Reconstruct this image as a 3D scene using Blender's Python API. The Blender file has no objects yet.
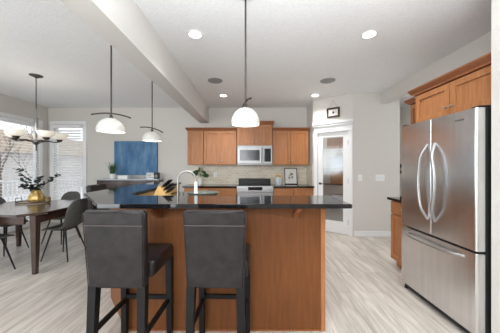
import bpy, bmesh, math, random
from mathutils import Vector, Matrix
R = math.radians
S = bpy.context.scene
COL = S.collection
random.seed(7)

# ---------------------------------------------------------------- camera, world, lights, exposure
cd = bpy.data.cameras.new('camera'); cam = bpy.data.objects.new('camera', cd); COL.objects.link(cam)
cam.location = (0, 0, 1.335); cam.rotation_euler = (R(90), 0, 0)
cd.sensor_width = 36; cd.lens = 36 * 230 / 500; cd.clip_start = 0.05
S.camera = cam
S.view_settings.view_transform = 'Standard'; S.view_settings.look = 'None'
S.view_settings.gamma = 1; S.view_settings.use_curve_mapping = False
S.view_settings.exposure = 0.50
w = bpy.data.worlds.new('sky'); S.world = w; w.use_nodes = True
bgn = w.node_tree.nodes['Background']
bgn.inputs[0].default_value = (0.93, 0.96, 1.0, 1); bgn.inputs[1].default_value = 1.15

def area(name, loc, rot, sx, sy, power, col=(1, 1, 1)):
    l = bpy.data.lights.new(name, 'AREA'); l.shape = 'RECTANGLE'; l.size = sx; l.size_y = sy
    l.energy = power; l.color = col
    o = bpy.data.objects.new(name, l); COL.objects.link(o); o.location = loc; o.rotation_euler = [R(a) for a in rot]
    return o
# unseen fill added behind the camera to brighten the room
area('rear_fill', (-3.3, -2.9, 1.3), (100, 0, -8), 2.6, 2.1, 85, (0.90, 0.955, 1.0))
# unseen up-facing fill added above the camera to brighten the ceiling
area('ceiling_bounce_fill', (.3, .2, 1.95), (180, 0, 0), 2.2, 1.2, 68, (0.90, 0.955, 1.0))
area('overhead_fill_rear', (-1.3, -1.9, 2.68), (40, 0, 4), 3.0, 1.2, 120, (0.91, 0.96, 1.0))  # added overhead fill, out of view, for the stools and back wall
# fill added outside the unseen extra opening in the left wall
area('left_fill', (-5.1, .5, 1.35), (96, 0, -90), 2.5, 2.0, 36, (0.89, 0.95, 1.0))
# unseen fill added in the right passage for the back of the kitchen
area('passage_fill', (3.55, 3.75, 1.4), (90, 0, 90), .9, 2.0, 5, (0.95, 0.98, 1.0))
def spot(name, loc, power, size=118, col=(1.0, 0.985, 0.965)):
    l = bpy.data.lights.new(name, 'SPOT'); l.energy = power; l.spot_size = R(size); l.spot_blend = 1.0
    l.shadow_soft_size = 0.07; l.color = col
    o = bpy.data.objects.new(name, l); COL.objects.link(o); o.location = loc
    return o
fl = spot('kitchen_fill_spot', (-.3, -1.2, 1.75), 150, 62, (.93, .965, 1.0)); fl.data.shadow_soft_size = .45  # added spot, out of view, lifting the dim kitchen back wall
fl.rotation_euler = (Vector((-.2, 5.5, 2.25)) - fl.location).to_track_quat('-Z', 'Y').to_euler()
def point(name, loc, power, r=0.05, col=(1.0, 0.93, 0.85)):
    l = bpy.data.lights.new(name, 'POINT'); l.energy = power; l.shadow_soft_size = r; l.color = col
    o = bpy.data.objects.new(name, l); COL.objects.link(o); o.location = loc
    return o

# ---------------------------------------------------------------- materials
def mat(name, col, rough=0.5, metal=0.0, **k):
    m = bpy.data.materials.new(name); m.use_nodes = True
    b = m.node_tree.nodes['Principled BSDF']
    b.inputs['Base Color'].default_value = (*col, 1); b.inputs['Roughness'].default_value = rough
    b.inputs['Metallic'].default_value = metal
    for kk, v in k.items():
        b.inputs[kk.replace('_', ' ')].default_value = v
    if not metal and 'IOR' not in k: b.inputs['Specular IOR Level'].default_value = .3
    return m
def N(m, t, **k):
    n = m.node_tree.nodes.new(t)
    for a, v in k.items(): setattr(n, a, v)
    return n
def L(m, a, b): m.node_tree.links.new(a, b)
def noise_mix(m, c1, c2, scale=(1, 1, 1), nscale=5.0, detail=4.0, lo=0.35, hi=0.65, bump=0.0, rot=(0, 0, 0), bdist=0.01):
    tc = N(m, 'ShaderNodeTexCoord'); mp = N(m, 'ShaderNodeMapping')
    mp.inputs['Scale'].default_value = scale; mp.inputs['Rotation'].default_value = rot
    L(m, tc.outputs['Object'], mp.inputs['Vector'])
    nz = N(m, 'ShaderNodeTexNoise'); nz.inputs['Scale'].default_value = nscale; nz.inputs['Detail'].default_value = detail
    L(m, mp.outputs[0], nz.inputs['Vector'])
    cr = N(m, 'ShaderNodeValToRGB')
    cr.color_ramp.elements[0].position = lo; cr.color_ramp.elements[1].position = hi
    cr.color_ramp.elements[0].color = (*c1, 1); cr.color_ramp.elements[1].color = (*c2, 1)
    L(m, nz.outputs['Fac'], cr.inputs['Fac'])
    b = m.node_tree.nodes['Principled BSDF']
    L(m, cr.outputs['Color'], b.inputs['Base Color'])
    if bump:
        bp = N(m, 'ShaderNodeBump'); bp.inputs['Strength'].default_value = bump; bp.inputs['Distance'].default_value = bdist
        L(m, nz.outputs['Fac'], bp.inputs['Height']); L(m, bp.outputs[0], b.inputs['Normal'])
    return m
M = {}
M['wall'] = noise_mix(mat('wall_paint', (.6, .57, .53), .85), (.645, .615, .575), (.665, .635, .595), nscale=60, bump=.05)
M['white'] = mat('white_paint', (.84, .84, .84), .45)
M['hall'] = mat('hall_paint', (.8, .79, .77), .8)
M['ceiling'] = noise_mix(mat('ceiling_texture', (.8, .8, .8), .95), (.86, .865, .87), (.92, .925, .93), nscale=55, detail=4, bump=.3, bdist=.008)
M['beam'] = mat('beam_paint', (.70, .675, .645), .8)
# floor: pale greyed planks
m = mat('floor_planks', (.6, .55, .5), .38)
tc = N(m, 'ShaderNodeTexCoord'); mp = N(m, 'ShaderNodeMapping'); mp.inputs['Rotation'].default_value = (0, 0, R(90))
L(m, tc.outputs['Object'], mp.inputs['Vector'])
br = N(m, 'ShaderNodeTexBrick'); br.offset = .37
br.inputs['Scale'].default_value = 1; br.inputs['Brick Width'].default_value = 1.22; br.inputs['Row Height'].default_value = .18
br.inputs['Mortar Size'].default_value = .0022; br.inputs['Mortar Smooth'].default_value = .1; br.inputs['Bias'].default_value = 0
br.inputs['Color1'].default_value = (.62, .575, .525, 1); br.inputs['Color2'].default_value = (.50, .46, .415, 1); br.inputs['Mortar'].default_value = (.34, .3, .26, 1)
L(m, mp.outputs[0], br.inputs['Vector'])
mp2 = N(m, 'ShaderNodeMapping'); mp2.inputs['Scale'].default_value = (9, .9, 1); L(m, tc.outputs['Object'], mp2.inputs['Vector'])
nz = N(m, 'ShaderNodeTexNoise'); nz.inputs['Scale'].default_value = 2.4; nz.inputs['Detail'].default_value = 7; nz.inputs['Distortion'].default_value = .9; L(m, mp2.outputs[0], nz.inputs['Vector'])
cr = N(m, 'ShaderNodeValToRGB'); cr.color_ramp.elements[0].position = .3; cr.color_ramp.elements[1].position = .62
cr.color_ramp.elements[0].color = (.72, .70, .68, 1); cr.color_ramp.elements[1].color = (1.12, 1.11, 1.10, 1)
L(m, nz.outputs['Fac'], cr.inputs['Fac'])
mx = N(m, 'ShaderNodeMix', data_type='RGBA', blend_type='MULTIPLY'); mx.inputs[0].default_value = 1
L(m, br.outputs['Color'], mx.inputs[6]); L(m, cr.outputs['Color'], mx.inputs[7])
L(m, mx.outputs[2], m.node_tree.nodes['Principled BSDF'].inputs['Base Color'])
M['floor'] = m
def wood(name, a, b_, rough=.35, sc=(14, 14, 1.2), ns=3):
    return noise_mix(mat(name, a, rough), a, b_, scale=sc, nscale=ns, detail=5, lo=.3, hi=.7)
M['maple'] = wood('maple_vertical', (.33, .13, .048), (.44, .195, .082))
M['maple_dark'] = wood('maple_darker', (.24, .085, .034), (.30, .11, .045))  # darker maple tone for crowns, corbels, base trim and end post
M['sage'] = mat('grey_green_glaze', (.13, .145, .125), .45)
M['panel'] = wood('island_panel_wood', (.145, .049, .013), (.20, .070, .020), .5, (10, 10, .8), 4)
M['darkwood'] = wood('espresso_wood', (.045, .024, .017), (.06, .032, .024), .2, (1.5, 18, 1.5))
M['darkwood'].node_tree.nodes['Principled BSDF'].inputs['Coat Weight'].default_value = .7
M['darkwood'].node_tree.nodes['Principled BSDF'].inputs['Coat Roughness'].default_value = .22
M['granite'] = noise_mix(mat('black_granite', (.02, .02, .022), .06, IOR=1.55), (.003, .003, .004), (.014, .0135, .0135), nscale=160, detail=2)
M['leather'] = noise_mix(mat('brown_leather', (.03, .022, .02), .34), (.014, .0115, .0118), (.026, .0225, .0235), nscale=14, detail=5, bump=.08)
M['seam'] = mat('leather_seam', (.11, .09, .085), .5)
M['blackwood'] = mat('black_stained_wood', (.005, .0047, .005), .5)
m = mat('brushed_steel', (.60, .60, .60), .26, 1.0, Anisotropic=.6)
noise_mix(m, (.68, .68, .685), (.74, .74, .74), scale=(1, 14, .5), nscale=3, detail=3)
M['steel'] = m
M['steel_light'] = mat('satin_steel', (.44, .44, .445), .33, 1.0)
M['appl'] = mat('appliance_steel', (.32, .32, .325), .42, 1.0)
M['nickel'] = mat('brushed_nickel', (.34, .335, .325), .42, 1.0)
M['bronze'] = mat('dark_bronze', (.07, .058, .05), .4, .7)
M['black'] = mat('black_plastic', (.012, .012, .013), .35)
M['blackglass'] = mat('black_glass', (.015, .015, .017), .16)
M['opal'] = mat('opal_glass', (.56, .55, .515), .25, 0, Emission_Color=(1, .93, .82, 1), Emission_Strength=.03)
M['opal_lit'] = mat('lit_opal_glass', (.88, .85, .78), .25, 0, Emission_Color=(1, .90, .74, 1), Emission_Strength=.22)
M['lamp'] = mat('lit_lens', (1, 1, 1), .3, 0, Emission_Color=(1, .96, .9, 1), Emission_Strength=6)
M['grille'] = mat('speaker_grille', (.33, .33, .33), .7)
M['chair'] = noise_mix(mat('grey_upholstery', (.1, .1, .09), .8), (.085, .084, .078), (.115, .113, .105), nscale=40, bump=.1)
M['chairleg'] = mat('black_metal', (.02, .02, .02), .4, .5)
M['blue'] = noise_mix(mat('blue_canvas', (.06, .16, .35), .6), (.03, .11, .25), (.15, .28, .44), scale=(4, 1, 1.3), nscale=1.8, detail=8, lo=.3, hi=.7)
M['canvas_edge'] = mat('canvas_edge', (.05, .10, .2), .7)
M['ceramic'] = mat('white_ceramic', (.8, .8, .79), .25)
M['greyceramic'] = mat('pale_blue_grey_ceramic', (.5, .54, .58), .3)
M['leaf'] = noise_mix(mat('green_leaf', (.05, .12, .04), .5), (.03, .08, .03), (.09, .19, .07), nscale=30)
M['euca'] = noise_mix(mat('eucalyptus_leaf', (.03, .05, .04), .5), (.018, .03, .028), (.055, .08, .065), nscale=30)
M['stem'] = mat('twig', (.07, .045, .03), .7)
M['gold'] = noise_mix(mat('amber_gold_glass', (.55, .36, .12), .2, .55), (.42, .26, .07), (.75, .55, .22), nscale=25, detail=3)
M['candle'] = mat('yellow_candle_wax', (.62, .48, .12), .4)
M['blockwood'] = wood('light_block_wood', (.62, .38, .14), (.74, .48, .2), .45)
M['tray'] = wood('tray_wood', (.42, .33, .25), (.52, .42, .32), .5)
M['snow'] = mat('snow', (.8, .8, .83), .8)
M['bark'] = mat('bark', (.16, .12, .10), .9)
M['fence'] = wood('weathered_fence', (.40, .31, .24), (.5, .41, .33), .8)
M['siding'] = mat('siding', (.55, .52, .5), .7)
M['deck'] = wood('grey_deck', (.16, .17, .2), (.22, .23, .26), .7)
M['paper'] = mat('paper', (.82, .8, .74), .7)
M['ink'] = mat('dark_ink', (.05, .06, .07), .7)
M['slat'] = mat('blind_slat', (.82, .82, .81), .45)
M['basket'] = noise_mix(mat('woven_basket', (.4, .2, .1), .8), (.30, .12, .05), (.5, .24, .11), nscale=60)
M['display'] = mat('display', (.03, .04, .06), .1)
# clear glass
def glass(name, tint=(1, 1, 1), mixf=.12, rough=.02):
    m = bpy.data.materials.new(name); m.use_nodes = True; nt = m.node_tree; nt.nodes.clear()
    o = nt.nodes.new('ShaderNodeOutputMaterial'); t = nt.nodes.new('ShaderNodeBsdfTransparent'); g = nt.nodes.new('ShaderNodeBsdfGlossy')
    t.inputs[0].default_value = (*tint, 1); g.inputs['Roughness'].default_value = rough; x = nt.nodes.new('ShaderNodeMixShader'); x.inputs[0].default_value = mixf
    nt.links.new(t.outputs[0], x.inputs[1]); nt.links.new(g.outputs[0], x.inputs[2]); nt.links.new(x.outputs[0], o.inputs[0])
    return m
M['glass'] = glass('window_glass', (.97, .98, .98), .06)
M['doorglass'] = glass('pantry_glass', (.92, .93, .94), .13, .1)
M['tumbler'] = glass('candle_glass', (.95, .93, .85), .15)
# subway tile
m = mat('beige_subway_tile', (.6, .55, .45), .25)
tc = N(m, 'ShaderNodeTexCoord'); sp = N(m, 'ShaderNodeSeparateXYZ'); cb = N(m, 'ShaderNodeCombineXYZ')
L(m, tc.outputs['Object'], sp.inputs[0]); ad = N(m, 'ShaderNodeMath', operation='ADD')
L(m, sp.outputs['X'], ad.inputs[0]); L(m, sp.outputs['Y'], ad.inputs[1]); L(m, ad.outputs[0], cb.inputs['X']); L(m, sp.outputs['Z'], cb.inputs['Y'])
br = N(m, 'ShaderNodeTexBrick'); br.inputs['Scale'].default_value = 1; br.inputs['Brick Width'].default_value = .12; br.inputs['Row Height'].default_value = .052
br.inputs['Mortar Size'].default_value = .004; br.inputs['Color1'].default_value = (.74, .66, .52, 1); br.inputs['Color2'].default_value = (.62, .54, .41, 1); br.inputs['Mortar'].default_value = (.80, .77, .70, 1)
L(m, cb.outputs[0], br.inputs['Vector']); L(m, br.outputs['Color'], m.node_tree.nodes['Principled BSDF'].inputs['Base Color'])
M['tile'] = m

# ---------------------------------------------------------------- mesh helpers
class MB:
    def __init__(s): s.b = bmesh.new()
    def box(s, x0, x1, y0, y1, z0, z1, bev=0.0, seg=2):
        t = bmesh.new()
        r = bmesh.ops.create_cube(t, size=1)
        for v in t.verts:
            v.co = Vector((x0 + (v.co.x + .5) * (x1 - x0), y0 + (v.co.y + .5) * (y1 - y0), z0 + (v.co.z + .5) * (z1 - z0)))
        if bev: bmesh.ops.bevel(t, geom=list(t.edges), offset=bev, segments=seg, affect='EDGES', profile=.5)
        return s._add(t)
    def _add(s, t):
        me = bpy.data.meshes.new('tmp'); t.to_mesh(me); t.free(); s.b.from_mesh(me); bpy.data.meshes.remove(me); return s
    def prism(s, poly, z0, z1, bev=0):
        t = bmesh.new(); vb = [t.verts.new((x, y, z0)) for x, y in poly]; vt = [t.verts.new((x, y, z1)) for x, y in poly]
        t.faces.new(vb); f = t.faces.new(vt); n = len(poly)
        for i in range(n): t.faces.new((vb[i], vb[(i + 1) % n], vt[(i + 1) % n], vt[i]))
        bmesh.ops.recalc_face_normals(t, faces=t.faces)
        if bev: bmesh.ops.bevel(t, geom=[e for e in t.edges if abs(e.verts[0].co.z - e.verts[1].co.z) < 1e-6], offset=bev, segments=2, affect='EDGES')
        return s._add(t)
    def extr(s, poly, axis, a0, a1):
        """poly in the plane across `axis`; 'x': (y,z)  'y': (x,z)"""
        t = bmesh.new()
        f = (lambda p, a: (a, p[0], p[1])) if axis == 'x' else (lambda p, a: (p[0], a, p[1]))
        va = [t.verts.new(f(p, a0)) for p in poly]; vb = [t.verts.new(f(p, a1)) for p in poly]
        t.faces.new(va); t.faces.new(vb); n = len(poly)
        for i in range(n): t.faces.new((va[i], va[(i + 1) % n], vb[(i + 1) % n], vb[i]))
        bmesh.ops.recalc_face_normals(t, faces=t.faces)
        return s._add(t)
    def lathe(s, prof, c=(0, 0, 0), n=24, cap=True):
        t = bmesh.new(); rings = []
        for r, z in prof:
            rings.append([t.verts.new((c[0] + r * math.cos(2 * math.pi * i / n), c[1] + r * math.sin(2 * math.pi * i / n), c[2] + z)) for i in range(n)])
        for a, b_ in zip(rings, rings[1:]):
            for i in range(n): t.faces.new((a[i], a[(i + 1) % n], b_[(i + 1) % n], b_[i]))
        if cap: t.faces.new(rings[0]); t.faces.new(rings[-1])
        bmesh.ops.remove_doubles(t, verts=t.verts, dist=1e-6)
        bmesh.ops.recalc_face_normals(t, faces=t.faces)
        return s._add(t)
    def tube(s, pts, r, n=8):
        pts = [Vector(p) for p in pts]; k = len(pts)
        rr = r if isinstance(r, (list, tuple)) else [r] * k
        t = bmesh.new(); rings = []; up = None
        for i, p in enumerate(pts):
            d = (pts[min(i + 1, k - 1)] - pts[max(i - 1, 0)]).normalized()
            if up is None: up = Vector((0, 0, 1)) if abs(d.z) < .9 else Vector((1, 0, 0))
            a = d.cross(up).normalized(); bb = a.cross(d).normalized(); up = bb
            rings.append([t.verts.new(p + (a * math.cos(2 * math.pi * j / n) + bb * math.sin(2 * math.pi * j / n)) * rr[i]) for j in range(n)])
        for a, b_ in zip(rings, rings[1:]):
            for j in range(n): t.faces.new((a[j], a[(j + 1) % n], b_[(j + 1) % n], b_[j]))
        t.faces.new(rings[0]); t.faces.new(rings[-1])
        bmesh.ops.recalc_face_normals(t, faces=t.faces)
        return s._add(t)
    def bar(s, p0, p1, a0, a1):
        """square-section bar from p0 to p1 (half-widths a0 -> a1)"""
        t = bmesh.new(); q = []
        for p, a in ((p0, a0), (p1, a1)):
            q.append([t.verts.new((p[0] + sx * a, p[1] + sy * a, p[2])) for sx, sy in ((-1, -1), (1, -1), (1, 1), (-1, 1))])
        t.faces.new(q[0]); t.faces.new(q[1])
        for i in range(4): t.faces.new((q[0][i], q[0][(i + 1) % 4], q[1][(i + 1) % 4], q[1][i]))
        bmesh.ops.recalc_face_normals(t, faces=t.faces)
        return s._add(t)
    def poly(s, pts):
        t = bmesh.new(); t.faces.new([t.verts.new(p) for p in pts]); return s._add(t)
    def rot(s, m):
        bmesh.ops.transform(s.b, matrix=m, verts=s.b.verts); return s
def wloc(p):
    v = Vector((0, 0, 0))
    while p is not None: v += p.location; p = p.parent
    return v
def obj(name, mb, m, parent=None, smooth=None, origin=None):
    me = bpy.data.meshes.new(name)
    base = wloc(parent) if parent else Vector(origin) if origin else Vector((0, 0, 0))
    bmesh.ops.translate(mb.b, verts=mb.b.verts, vec=-base)
    mb.b.to_mesh(me); mb.b.free()
    me.materials.append(m)
    o = bpy.data.objects.new(name, me); COL.objects.link(o)
    if parent: o.parent = parent
    else: o.location = base
    if smooth is not None:
        me.polygons.foreach_set('use_smooth', [True] * len(me.polygons))
        me.set_sharp_from_angle(angle=R(smooth))
    return o
def tag(o, label, cat, group=None):
    o['label'] = label; o['category'] = cat
    if group: o['group'] = group
    return o
def thing(name, label, cat, loc=(0, 0, 0), group=None, rotz=0):
    o = bpy.data.objects.new(name, None); COL.objects.link(o); o.location = loc; o.rotation_euler.z = rotz
    o.empty_display_size = .05
    return tag(o, label, cat, group)
def kids(o): return [c for c in bpy.data.objects if c.parent == o]
def dup(root, loc=None, rotz=None, label=None, group=None):
    r = root.copy(); COL.objects.link(r)
    if loc is not None: r.location = loc
    if rotz is not None: r.rotation_euler.z = rotz
    if label: r['label'] = label
    if group: r['group'] = group
    for ch in kids(root):
        c = ch.copy(); COL.objects.link(c); c.parent = r
        for g in kids(ch):
            d = g.copy(); COL.objects.link(d); d.parent = c
    return r
def struct(name, mb, m, **k):
    o = obj(name, mb, m, **k); o['kind'] = 'structure'; return o
def sroot(name, loc=(0, 0, 0), rotz=0):
    o = bpy.data.objects.new(name, None); COL.objects.link(o); o.location = loc; o.rotation_euler.z = rotz; o['kind'] = 'structure'; o.empty_display_size = .05
    return o

# ---------------------------------------------------------------- room shell
CZ = 2.74
XL, YB, XR = -4.81, 5.48, 2.5
struct('floor', MB().box(XL - .1, 3.75, -3.0, 6.3, -.05, 0), M['floor'])
struct('ceiling', MB().box(XL - .1, 3.75, -3.0, 6.3, CZ, CZ + .1), M['ceiling'])
# back wall with window opening (x -4.68..-3.96, z .42..2.33)
BW = (-4.67, -3.97, .42, 2.33)
b = MB()
b.box(XL - .1, BW[0], YB, YB + .12, 0, CZ); b.box(BW[0], BW[1], YB, YB + .12, 0, BW[2]); b.box(BW[0], BW[1], YB, YB + .12, BW[3], CZ)
b.box(BW[1], 3.75, YB, YB + .12, 0, CZ)
struct('wall_back', b, M['wall'])
# left wall with wide window (y 3.15..5.22)
LW = (2.75, 5.24, .12, 2.30)
b = MB()
b.box(XL - .12, XL, -3, -.8, 0, CZ); b.box(XL - .12, XL, -.8, 1.8, 0, .3); b.box(XL - .12, XL, -.8, 1.8, 2.3, CZ); b.box(XL - .12, XL, 1.8, LW[0], 0, CZ); b.box(XL - .12, XL, LW[0], LW[1], 0, LW[2]); b.box(XL - .12, XL, LW[0], LW[1], LW[3], CZ); b.box(XL - .12, XL, LW[1], YB, 0, CZ)  # includes an extra opening, out of view, added for the left fill
struct('wall_left', b, M['wall'])
# right wall, open passage between y 3.2 and 4.39, with lowered header
b = MB(); b.box(XR, XR + .12, -3, 3.2, 0, CZ); b.box(XR, XR + .12, 3.2, 4.39, 2.535, CZ)
struct('wall_right', b, M['wall'])
struct('wall_rear', MB().box(XL - .12, XR + .12, -3.1, -3, 0, CZ), M['wall'])
struct('wall_fridge_side', MB().box(1.765, XR, 1.56, 1.685, 0, CZ, .004), M['wall'])
struct('wall_passage', MB().box(1.97, 2.86, 4.39, 4.51, 0, CZ), M['wall'])
struct('wall_hall', MB().box(3.63, 3.75, 2.0, 5.48, 0, CZ), M['hall'])
struct('wall_pantry_left', MB().box(1.35, 1.43, 4.93, 5.48, 0, CZ), M['wall'])
struct('baseboard_right', MB().box(1.975, 2.86, 4.372, 4.39, 0, .105, .004), M['white'])
b = MB(); b.box(-3.9, -1.45, 5.462, 5.48, 0, .105, .004); struct('baseboard_back', b, M['white'])
struct('baseboard_left', MB().box(XL, XL + .018, -2.9, 2.6, 0, .105, .004), M['white'])
# dropped beam between dining and kitchen
struct('trim_1', MB().box(-1.18, -.98, -3, YB, 2.365, CZ), M['beam'])
struct('wall_backsplash', MB().box(-1.42, 1.348, 5.465, 5.48, .9, 1.38), M['tile'])
struct('wall_backsplash_side', MB().box(1.335, 1.35, 4.95, 5.465, .9, 1.38), M['tile'])
# angled pantry wall, local frame: x along the wall, -y towards the room
PA = (1.35, 4.87, 0); PR = math.atan2(4.39 - 4.87, 1.97 - 1.35); PLn = math.hypot(.62, .48)
def loc_frame(o): o.location = PA; o.rotation_euler.z = PR
b = MB(); b.box(-.02, .085, 0, .1, 0, CZ); b.box(PLn - .085, PLn + .0, 0, .1, 0, CZ); b.box(.085, PLn - .085, 0, .1, 2.04, CZ)
o = struct('wall_pantry', b, M['wall']); loc_frame(o)
b = MB(); dx0, dx1 = .085, PLn - .085
b.box(dx0 - .075, dx0, -.02, 0, 0, 2.12, .004); b.box(dx1, dx1 + .075, -.02, 0, 0, 2.12, .004); b.box(dx0 - .075, dx1 + .075, -.024, 0, 2.03, 2.15, .004)
b.box(dx0 - .09, dx1 + .085, -.045, 0, 2.15, 2.19, .008); b.box(dx0 - .10, dx1 + .09, -.06, 0, 2.19, 2.235, .008)
o = struct('trim_2', b, M['white']); loc_frame(o)
d = sroot('door_1')
b = MB(); g0, g1 = dx0 + .105, dx1 - .105
b.box(dx0 + .004, g0, .01, .05, .01, 2.025, .003); b.box(g1, dx1 - .004, .01, .05, .01, 2.025, .003)
b.box(g0, g1, .01, .05, 1.93, 2.025); b.box(g0, g1, .01, .05, .01, .24)
obj('door_frame', b, M['white'], d)
b = MB()
b.box(g0, g1, .026, .032, .24, 1.93)
obj('glass_pane', b, M['doorglass'], d)
h = obj('door_handle', MB().lathe([(.0, 0), (.026, 0), (.026, .006), (.0, .006)], n=16).rot(Matrix.Translation((dx0 + .05, .01, .98)) @ Matrix.Rotation(R(90), 4, 'X')).tube([(dx0 + .05, .005, .98), (dx0 + .05, -.035, .98), (dx0 + .10, -.045, .98), (dx0 + .15, -.045, .98)], .008), M['black'], d, 40)
h['label'] = 'black lever handle'
for z in (.25, 1.05, 1.80):
    obj('hinge', MB().box(dx1 - .012, dx1 + .006, -.004, .012, z - .045, z + .045, .002), M['nickel'], d)
loc_frame(d)
# pantry shelves and goods behind the glass
def inpantry(u, v):
    c, s = math.cos(PR), math.sin(PR); return (PA[0] + u * c - v * s, PA[1] + u * s + v * c)
for i, z in enumerate((.45, .95, 1.32, 1.70)):
    x, y = inpantry(.42, .46)
    o = obj('pantry_shelf', MB().box(-.30, .30, -.14, .13, -.012, .012), M['white'] if i != 1 else M['darkwood'])
    tag(o, ['lowest white pantry shelf seen through the glass door', 'dark wooden pantry shelf at counter height behind the glass', 'white pantry shelf above the dark one behind the glass', 'topmost white pantry shelf behind the door glass'][i], 'shelf', 'shelves inside the pantry')
    o.location = (x, y, z); o.rotation_euler.z = PR
for i, (u, z, wd, hh, mt, lb) in enumerate([(.27, 1.712, .26, .24, 'basket', 'left basket standing in for the orange cabinet reflection, topmost pantry shelf'), (.545, 1.712, .26, .24, 'basket', 'right basket standing in for the orange cabinet reflection, topmost pantry shelf'),  # top baskets added; their orange replaces the cabinets' reflection in the glass
        (.36, .462, .22, .26, 'ceramic', 'white storage tub on the lowest pantry shelf'), (.36, .682 - .25 + .53, .3, .26, 'basket', 'wide brown basket on the dark pantry shelf'),
        (.40, 1.332, .3, .22, 'greyceramic', 'pale grey storage tub on the middle white pantry shelf')]):
    x, y = inpantry(u + .02, .45)
    b = MB().prism([(-wd / 2, -.09), (wd / 2, -.09), (wd / 2, .09), (-wd / 2, .09)], 0, hh, .012).box(-wd / 2 - .005, wd / 2 + .005, -.095, .095, hh - .03, hh, .004)
    o = tag(obj('stand_in_basket' if mt == 'basket' else 'storage_tub', b, M[mt]), lb, 'basket' if mt == 'basket' else 'tub')
    o.location = (x, y, z); o.rotation_euler.z = PR
px, py = inpantry(.4, .35)
area('pantry_fill', (px, py, 2.6), (0, 0, 0), .3, .3, 5, (1, .96, .9))  # fill added to brighten the enclosed pantry, no fitting modelled

# windows
def window(name, axis, a0, a1, z0, z1, mull=()):
    r = sroot(name)
    b = MB(); f = MB(); p = MB(); cz = .085
    def bx(mb, s0, s1, t0, t1, zz0, zz1, bev=.003):
        # s: along the wall, t: through the wall (0 = room face, + = outside, - = into the room)
        if axis == 'y': mb.box(XL - t1, XL - t0, s0, s1, zz0, zz1, bev)
        else: mb.box(s0, s1, YB + t0, YB + t1, zz0, zz1, bev)
    bx(b, a0 - cz, a0, -.02, 0, z0 - cz, z1 + cz); bx(b, a1, a1 + (cz if axis == 'x' else .075), -.02, 0, z0 - cz, z1 + cz)
    bx(b, a0 - cz, a1 + .075, -.024, 0, z1, z1 + cz); bx(b, a0 - cz, a1 + .075, -.03, 0, z0 - cz, z0)
    obj('casing', b, M['white'], r)
    e = .045
    bx(f, a0, a0 + e, .03, .09, z0, z1); bx(f, a1 - e, a1, .03, .09, z0, z1); bx(f, a0, a1, .03, .09, z0, z0 + e); bx(f, a0, a1, .03, .09, z1 - e, z1)
    for m_ in mull: bx(f, m_ - .05, m_ + .05, .02, .09, z0, z1)
    obj('window_frame', f, M['white'], r)
    bx(p, a0 + e, a1 - e, .055, .062, z0 + e, z1 - e, 0)
    obj('window_pane', p, M['glass'], r)
window('window_1', 'y', LW[0], LW[1], LW[2], LW[3], (4.35,))
window('added_window', 'y', -.8, 1.8, .3, 2.3, (.5,))  # extra window out of view, added to let the left fill in
window('window_2', 'x', BW[0], BW[1], BW[2], BW[3])
def blind(axis, s0, s1, z0, z1, tilt, label):
    base = (XL + .03, (s0 + s1) / 2, z0) if axis == 'y' else ((s0 + s1) / 2, YB - .03, z0)
    r = thing('window_blind', label, 'window blind', base, 'white slatted window blinds')
    hd, sl, cd_ = MB(), MB(), MB()
    def P(s, t, z): return (XL + .012 + t, s, z) if axis == 'y' else (s, YB - .012 - t, z)
    def bx(mb, a0, a1, t0, t1, za, zb, bev=0):
        p, q = P(a0, t0, za), P(a1, t1, zb)
        mb.box(min(p[0], q[0]), max(p[0], q[0]), min(p[1], q[1]), max(p[1], q[1]), za, zb, bev)
    bx(hd, s0, s1, .012, .065, z1 - .07, z1, .004)
    obj('headrail', hd, M['white'], r)
    z = z0 + .05; c, s = math.cos(R(tilt)) * .029, math.sin(R(tilt)) * .029
    while z < z1 - .08:
        q = [P(s0, .038 - c, z + s), P(s1, .038 - c, z + s), P(s1, .038 + c, z - s), P(s0, .038 + c, z - s)]
        t = bmesh.new(); va = [t.verts.new((x, y, zz + .0013)) for x, y, zz in q]; vb = [t.verts.new((x, y, zz - .0013)) for x, y, zz in q]
        t.faces.new(va); t.faces.new(vb[::-1])
        for i in range(4): t.faces.new((va[i], vb[i], vb[(i + 1) % 4], va[(i + 1) % 4]))
        bmesh.ops.recalc_face_normals(t, faces=t.faces); sl._add(t)
        z += .062
    obj('slats', sl, M['slat'], r)
    br_ = MB(); bx(br_, s0, s1, .016, .060, z0, z0 + .022, .004); obj('bottom_rail', br_, M['white'], r)
    for k in (.15, .85):
        ss = s0 + (s1 - s0) * k; a = P(ss, .064, z0 + .02); bb = P(ss, .064, z1 - .04); obj('ladder_cord', MB().tube([a, bb], .0018, 5), M['white'], r)
blind('y', LW[0] + .02, 4.30, LW[2] + .03, LW[3] - .02, 12, 'white slatted blind over the left half of the wide dining window')
blind('y', 4.40, LW[1] - .02, LW[2] + .03, LW[3] - .02, 12, 'white slatted blind over the wide window, beside the room corner')
blind('x', BW[0] + .02, BW[1] - .02, BW[2] + .03, BW[3] - .02, 38, 'white slatted blind in the narrow window left of the blue painting')

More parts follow.
